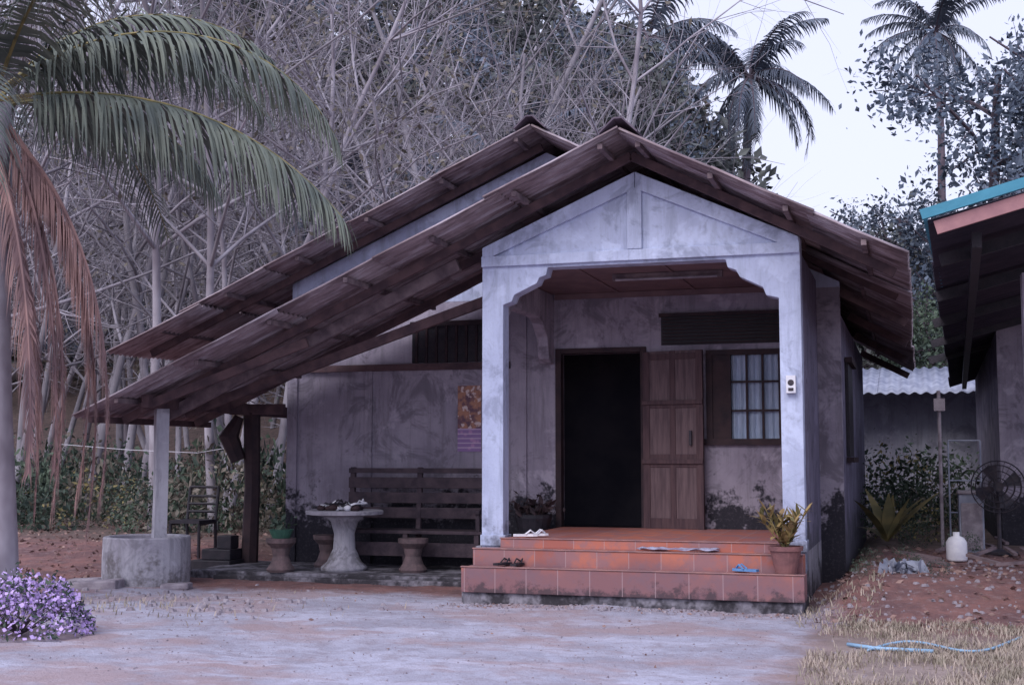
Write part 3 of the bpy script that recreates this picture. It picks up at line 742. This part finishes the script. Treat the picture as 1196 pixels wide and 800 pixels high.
for (x,y,s,k) in ((-.3,20.5,.7,0),(.05,21.5,.85,1),(-.35,22,.85,3),(.3,20,.55,2),(.1,19.3,.5,1),(-.45,19.4,.5,0),(.5,22,.75,1),(-.1,22.5,.95,0),(.35,23,.9,1),(.0,17.2,.24,0),(-.1,14.0,.16,1),(.2,13.0,.12,0),(.5,15.6,.2,0),(-.5,13.0,.12,1),(-.45,14.2,.13,0),(.1,18.2,.36,3),(-.3,18.6,.35,3)):
    mm.put(clu[k],(x,y,float(gz(x,y))+s*.7),g.uniform(0,6.28),s)
mm.build('shrubs',rb,[M['leaf_mid'],M['leaf_dry'],M['leaf_yel']])
bn=MB(); gg=random.Random(8)
for i in range(9): blade(bn,(-.36,17.6,.3),gg.uniform(0,6.28),gg.uniform(.7,1.4),gg.uniform(.6,1.1),.07,gg.uniform(.3,1.2),0,7)
obj('banana_plant',bn,M['leaf_yel'])
lt=[leafy_tree(21,13,11000,M['leaf_haze'],.17,spread=.30),leafy_tree(22,12,10000,M['leaf_haze'],.17,spread=.3),leafy_tree(23,9,8500,M['leaf_mid'],.17),leafy_tree(24,10,9000,M['leaf_far_haze'],.2)]
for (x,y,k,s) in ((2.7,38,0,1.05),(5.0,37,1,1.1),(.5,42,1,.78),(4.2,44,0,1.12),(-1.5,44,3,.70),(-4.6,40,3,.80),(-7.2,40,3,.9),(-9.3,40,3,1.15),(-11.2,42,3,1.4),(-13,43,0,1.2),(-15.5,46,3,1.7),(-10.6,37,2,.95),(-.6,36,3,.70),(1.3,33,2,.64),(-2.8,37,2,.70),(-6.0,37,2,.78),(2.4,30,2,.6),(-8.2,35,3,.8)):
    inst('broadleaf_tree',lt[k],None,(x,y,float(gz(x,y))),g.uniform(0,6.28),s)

def frond(mb,base,az,el,L,droop,ll,g,m=0,npair=60,wl=.022,hang=.55,rr=.022,curl=0,pw=1.2,segs=18):
    p=np.array(base,float); pts=[p.copy()]; T=[]
    for i in range(segs):
        t=(i+.5)/segs; e=el-droop*t**pw; a=az+curl*t
        d=np.array([math.cos(a)*math.cos(e),math.sin(a)*math.cos(e),math.sin(e)]); T.append(d); p=p+d*L/segs; pts.append(p.copy())
    T.append(T[-1]); mb.tube(pts,[rr*(1-.85*i/segs) for i in range(segs+1)],5,m+1,cap=False)
    for k in range(npair):
        t=.10+.9*(k+.5)/npair; f=t*segs; i=min(segs-1,int(f)); q=pts[i]+(pts[i+1]-pts[i])*(f-i); d=T[i]
        s=np.cross(d,[0,0,1.]); s/=max(1e-6,np.linalg.norm(s)); u=np.cross(s,d)
        lp=ll*(math.sin(math.pi*(.18+.74*t))**.7)*g.uniform(.85,1.1)
        for sd in (-1,1):
            dd=s*sd*.8+d*(.45+.3*t)+u*g.uniform(.0,.35)+g.normal(0,.06,3); dd/=np.linalg.norm(dd)
            pp=q.copy(); vs=[]; ns=4
            h=hang*g.uniform(.7,1.3)
            for j in range(ns+1):
                tt=j/ns; w=wl*(1-tt**1.6)*.5+.0012; wd=d*w
                vs+=[pp-wd,pp+wd]; dd=dd+np.array([0,0,-h]); dd/=np.linalg.norm(dd); pp=pp+dd*lp/ns
            mb.add(vs,[(2*j,2*j+1,2*j+3,2*j+2) for j in range(ns)],m)
g=np.random.default_rng(5)
pal=empty('coconut_palm',(-8.5,10,0)); C0=np.array([-8.30,10.0,4.75])
mb=MB(); 
mb.tube([(-8.35,10.3,-.2),(-8.33,10.3,.6),(-8.33,10.2,2),(-8.32,10.1,3.5),C0],[.26,.19,.15,.14,.16],12)
obj('trunk',mb,M['bark_pale'],pal,smooth=True)
mb=MB(); az0=R(17.3)
frond(mb,C0+[.1,0,.15],az0-.05,.62,3.75,1.75,.85,g,0,120,.034,.55)
frond(mb,C0+[.1,-.1,0],az0-.12,.12,3.75,1.02,1.0,g,0,130,.036,.6)
frond(mb,C0,az0+.9,.9,3.8,1.6,.8,g,0,85,.034,.5)
frond(mb,C0,az0-.9,.8,3.3,1.5,.8,g,0,85,.034,.5)
frond(mb,C0+[0,.1,.1],az0+.3,1.0,3.0,1.7,.8,g,0,85,.034,.5)
frond(mb,C0+[0,.1,0],az0+.5,.35,2.4,1.4,.8,g,0,75,.034,.6)
for a,e in ((2.4,.5),(3.2,.7),(4.0,.4),(4.7,.9),(1.6,.4),(5.4,.2)): frond(mb,C0,a,e,3.6,1.4,.8,g,0,60,.03,.5)
obj('green_fronds',mb,[M['palm_green'],M['leaf_yel']],pal)
mb=MB()
for (dx,da,e,L,dr) in ((0,.1,-.55,4.0,1.15),(.1,.25,-.75,4.2,.95),(-.1,-.6,-.8,3.6,.8),(-.2,.8,-.9,3.4,.7),(-.1,.3,-1.1,3.9,.5),(.1,-.1,-1.0,3.5,.6),(.05,.15,-.65,3.9,1.1),(0,.05,-.85,3.9,.85)):
    frond(mb,C0+[dx-.05,0,-.1],az0+da,e,L,dr,.62,g,0,95,.042,1.3,.025,0,.6)
obj('dry_fronds',mb,[M['palm_brown'],M['palm_brown']],pal)
def far_palm(seed):
    g=np.random.default_rng(seed); mb=MB()
    mb.tube([(0,0,-14),(.3,0,-6),(.1,0,-2),(0,0,0)],[.28,.2,.17,.18],8,1)
    for i in range(30):
        frond(mb,(0,0,0),i*2.4+g.normal(0,.15),g.uniform(-.9,1.25),g.uniform(3.6,4.6),g.uniform(1.0,1.7),.95,g,0,34,.10,.5,.05,0,1.2,10)
    return mesh('palm_mesh',mb,[M['leaf_palmfar_haze'],M['bark_dark']])
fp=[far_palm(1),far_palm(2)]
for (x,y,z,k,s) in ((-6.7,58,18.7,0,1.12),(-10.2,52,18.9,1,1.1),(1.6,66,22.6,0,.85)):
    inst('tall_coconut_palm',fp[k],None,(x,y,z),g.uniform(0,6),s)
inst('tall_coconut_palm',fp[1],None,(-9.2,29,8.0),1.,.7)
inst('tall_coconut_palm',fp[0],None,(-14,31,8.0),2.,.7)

fb=empty('purple_flower_bush',(-6.55,8.6,0)); mb=MB(); P=[];Q=[]
for i in range(4200):
    a=random.uniform(0,6.28); r=math.sqrt(random.random()); x=r*math.cos(a)*.62; y=r*math.sin(a)*.45
    hh=.46*max(0,1-r*r)**.5*random.uniform(.45,1.05)+.06*math.sin(x*14+2)*math.cos(y*13)+random.gauss(0,.02)
    (P if random.random()<.66 else Q).append((-6.75+x,8.65+y,max(.03,hh)))
mb.leaves(P,.028,rng,0,.9); mb.leaves(Q,.045,rng,1,.4)
obj('blossoms',mb,[M['flower'],M['leaf_mid']],fb)
mb=MB()
for i in range(60):
    a=random.uniform(0,6.28); mb.tube([(-6.75,8.65,0),(-6.75+.3*math.cos(a),8.65+.25*math.sin(a),.15),(-6.75+.5*math.cos(a),8.65+.38*math.sin(a),.25)],[.006,.004,.002],4)
obj('stems',mb,M['bark_dark'],fb)

# ------------------------------------------------------------------ world, sun, camera
w=bpy.data.worlds.new('World'); scene.world=w; w.use_nodes=True; nt=w.node_tree
bg=nt.nodes['Background']; sk=nt.nodes.new('ShaderNodeTexSky'); sk.sky_type='NISHITA'; sk.sun_disc=False
sk.sun_elevation=R(42); sk.sun_rotation=R(195); sk.dust_density=4; sk.air_density=1.5
mx=nt.nodes.new('ShaderNodeMix'); mx.data_type='RGBA'; mx.inputs[0].default_value=.8
nt.links.new(sk.outputs[0],mx.inputs[6]); mx.inputs[7].default_value=(7.5,7.7,10.2,1)
nt.links.new(mx.outputs[2],bg.inputs[0]); bg.inputs[1].default_value=.135
sd=bpy.data.lights.new('sun','SUN'); sd.energy=2.0; sd.angle=R(35); sd.color=(1,.94,.96)
so=bpy.data.objects.new('sun',sd); scene.collection.objects.link(so)
az=R(195); el=R(42)
dirv=Vector((math.sin(az)*math.cos(el),math.cos(az)*math.cos(el),math.sin(el)))
so.rotation_euler=dirv.to_track_quat('Z','Y').to_euler()
cd=bpy.data.cameras.new('camera'); cd.sensor_width=36; cd.lens=45.15; cd.clip_end=2000; cd.clip_start=.05
co=bpy.data.objects.new('camera',cd); scene.collection.objects.link(co); co.location=(0,0,1.38); co.rotation_euler=(R(90+5.14),0,R(17.3))
scene.camera=co
scene.view_settings.view_transform='Standard'; scene.view_settings.look='None'; scene.view_settings.exposure=0
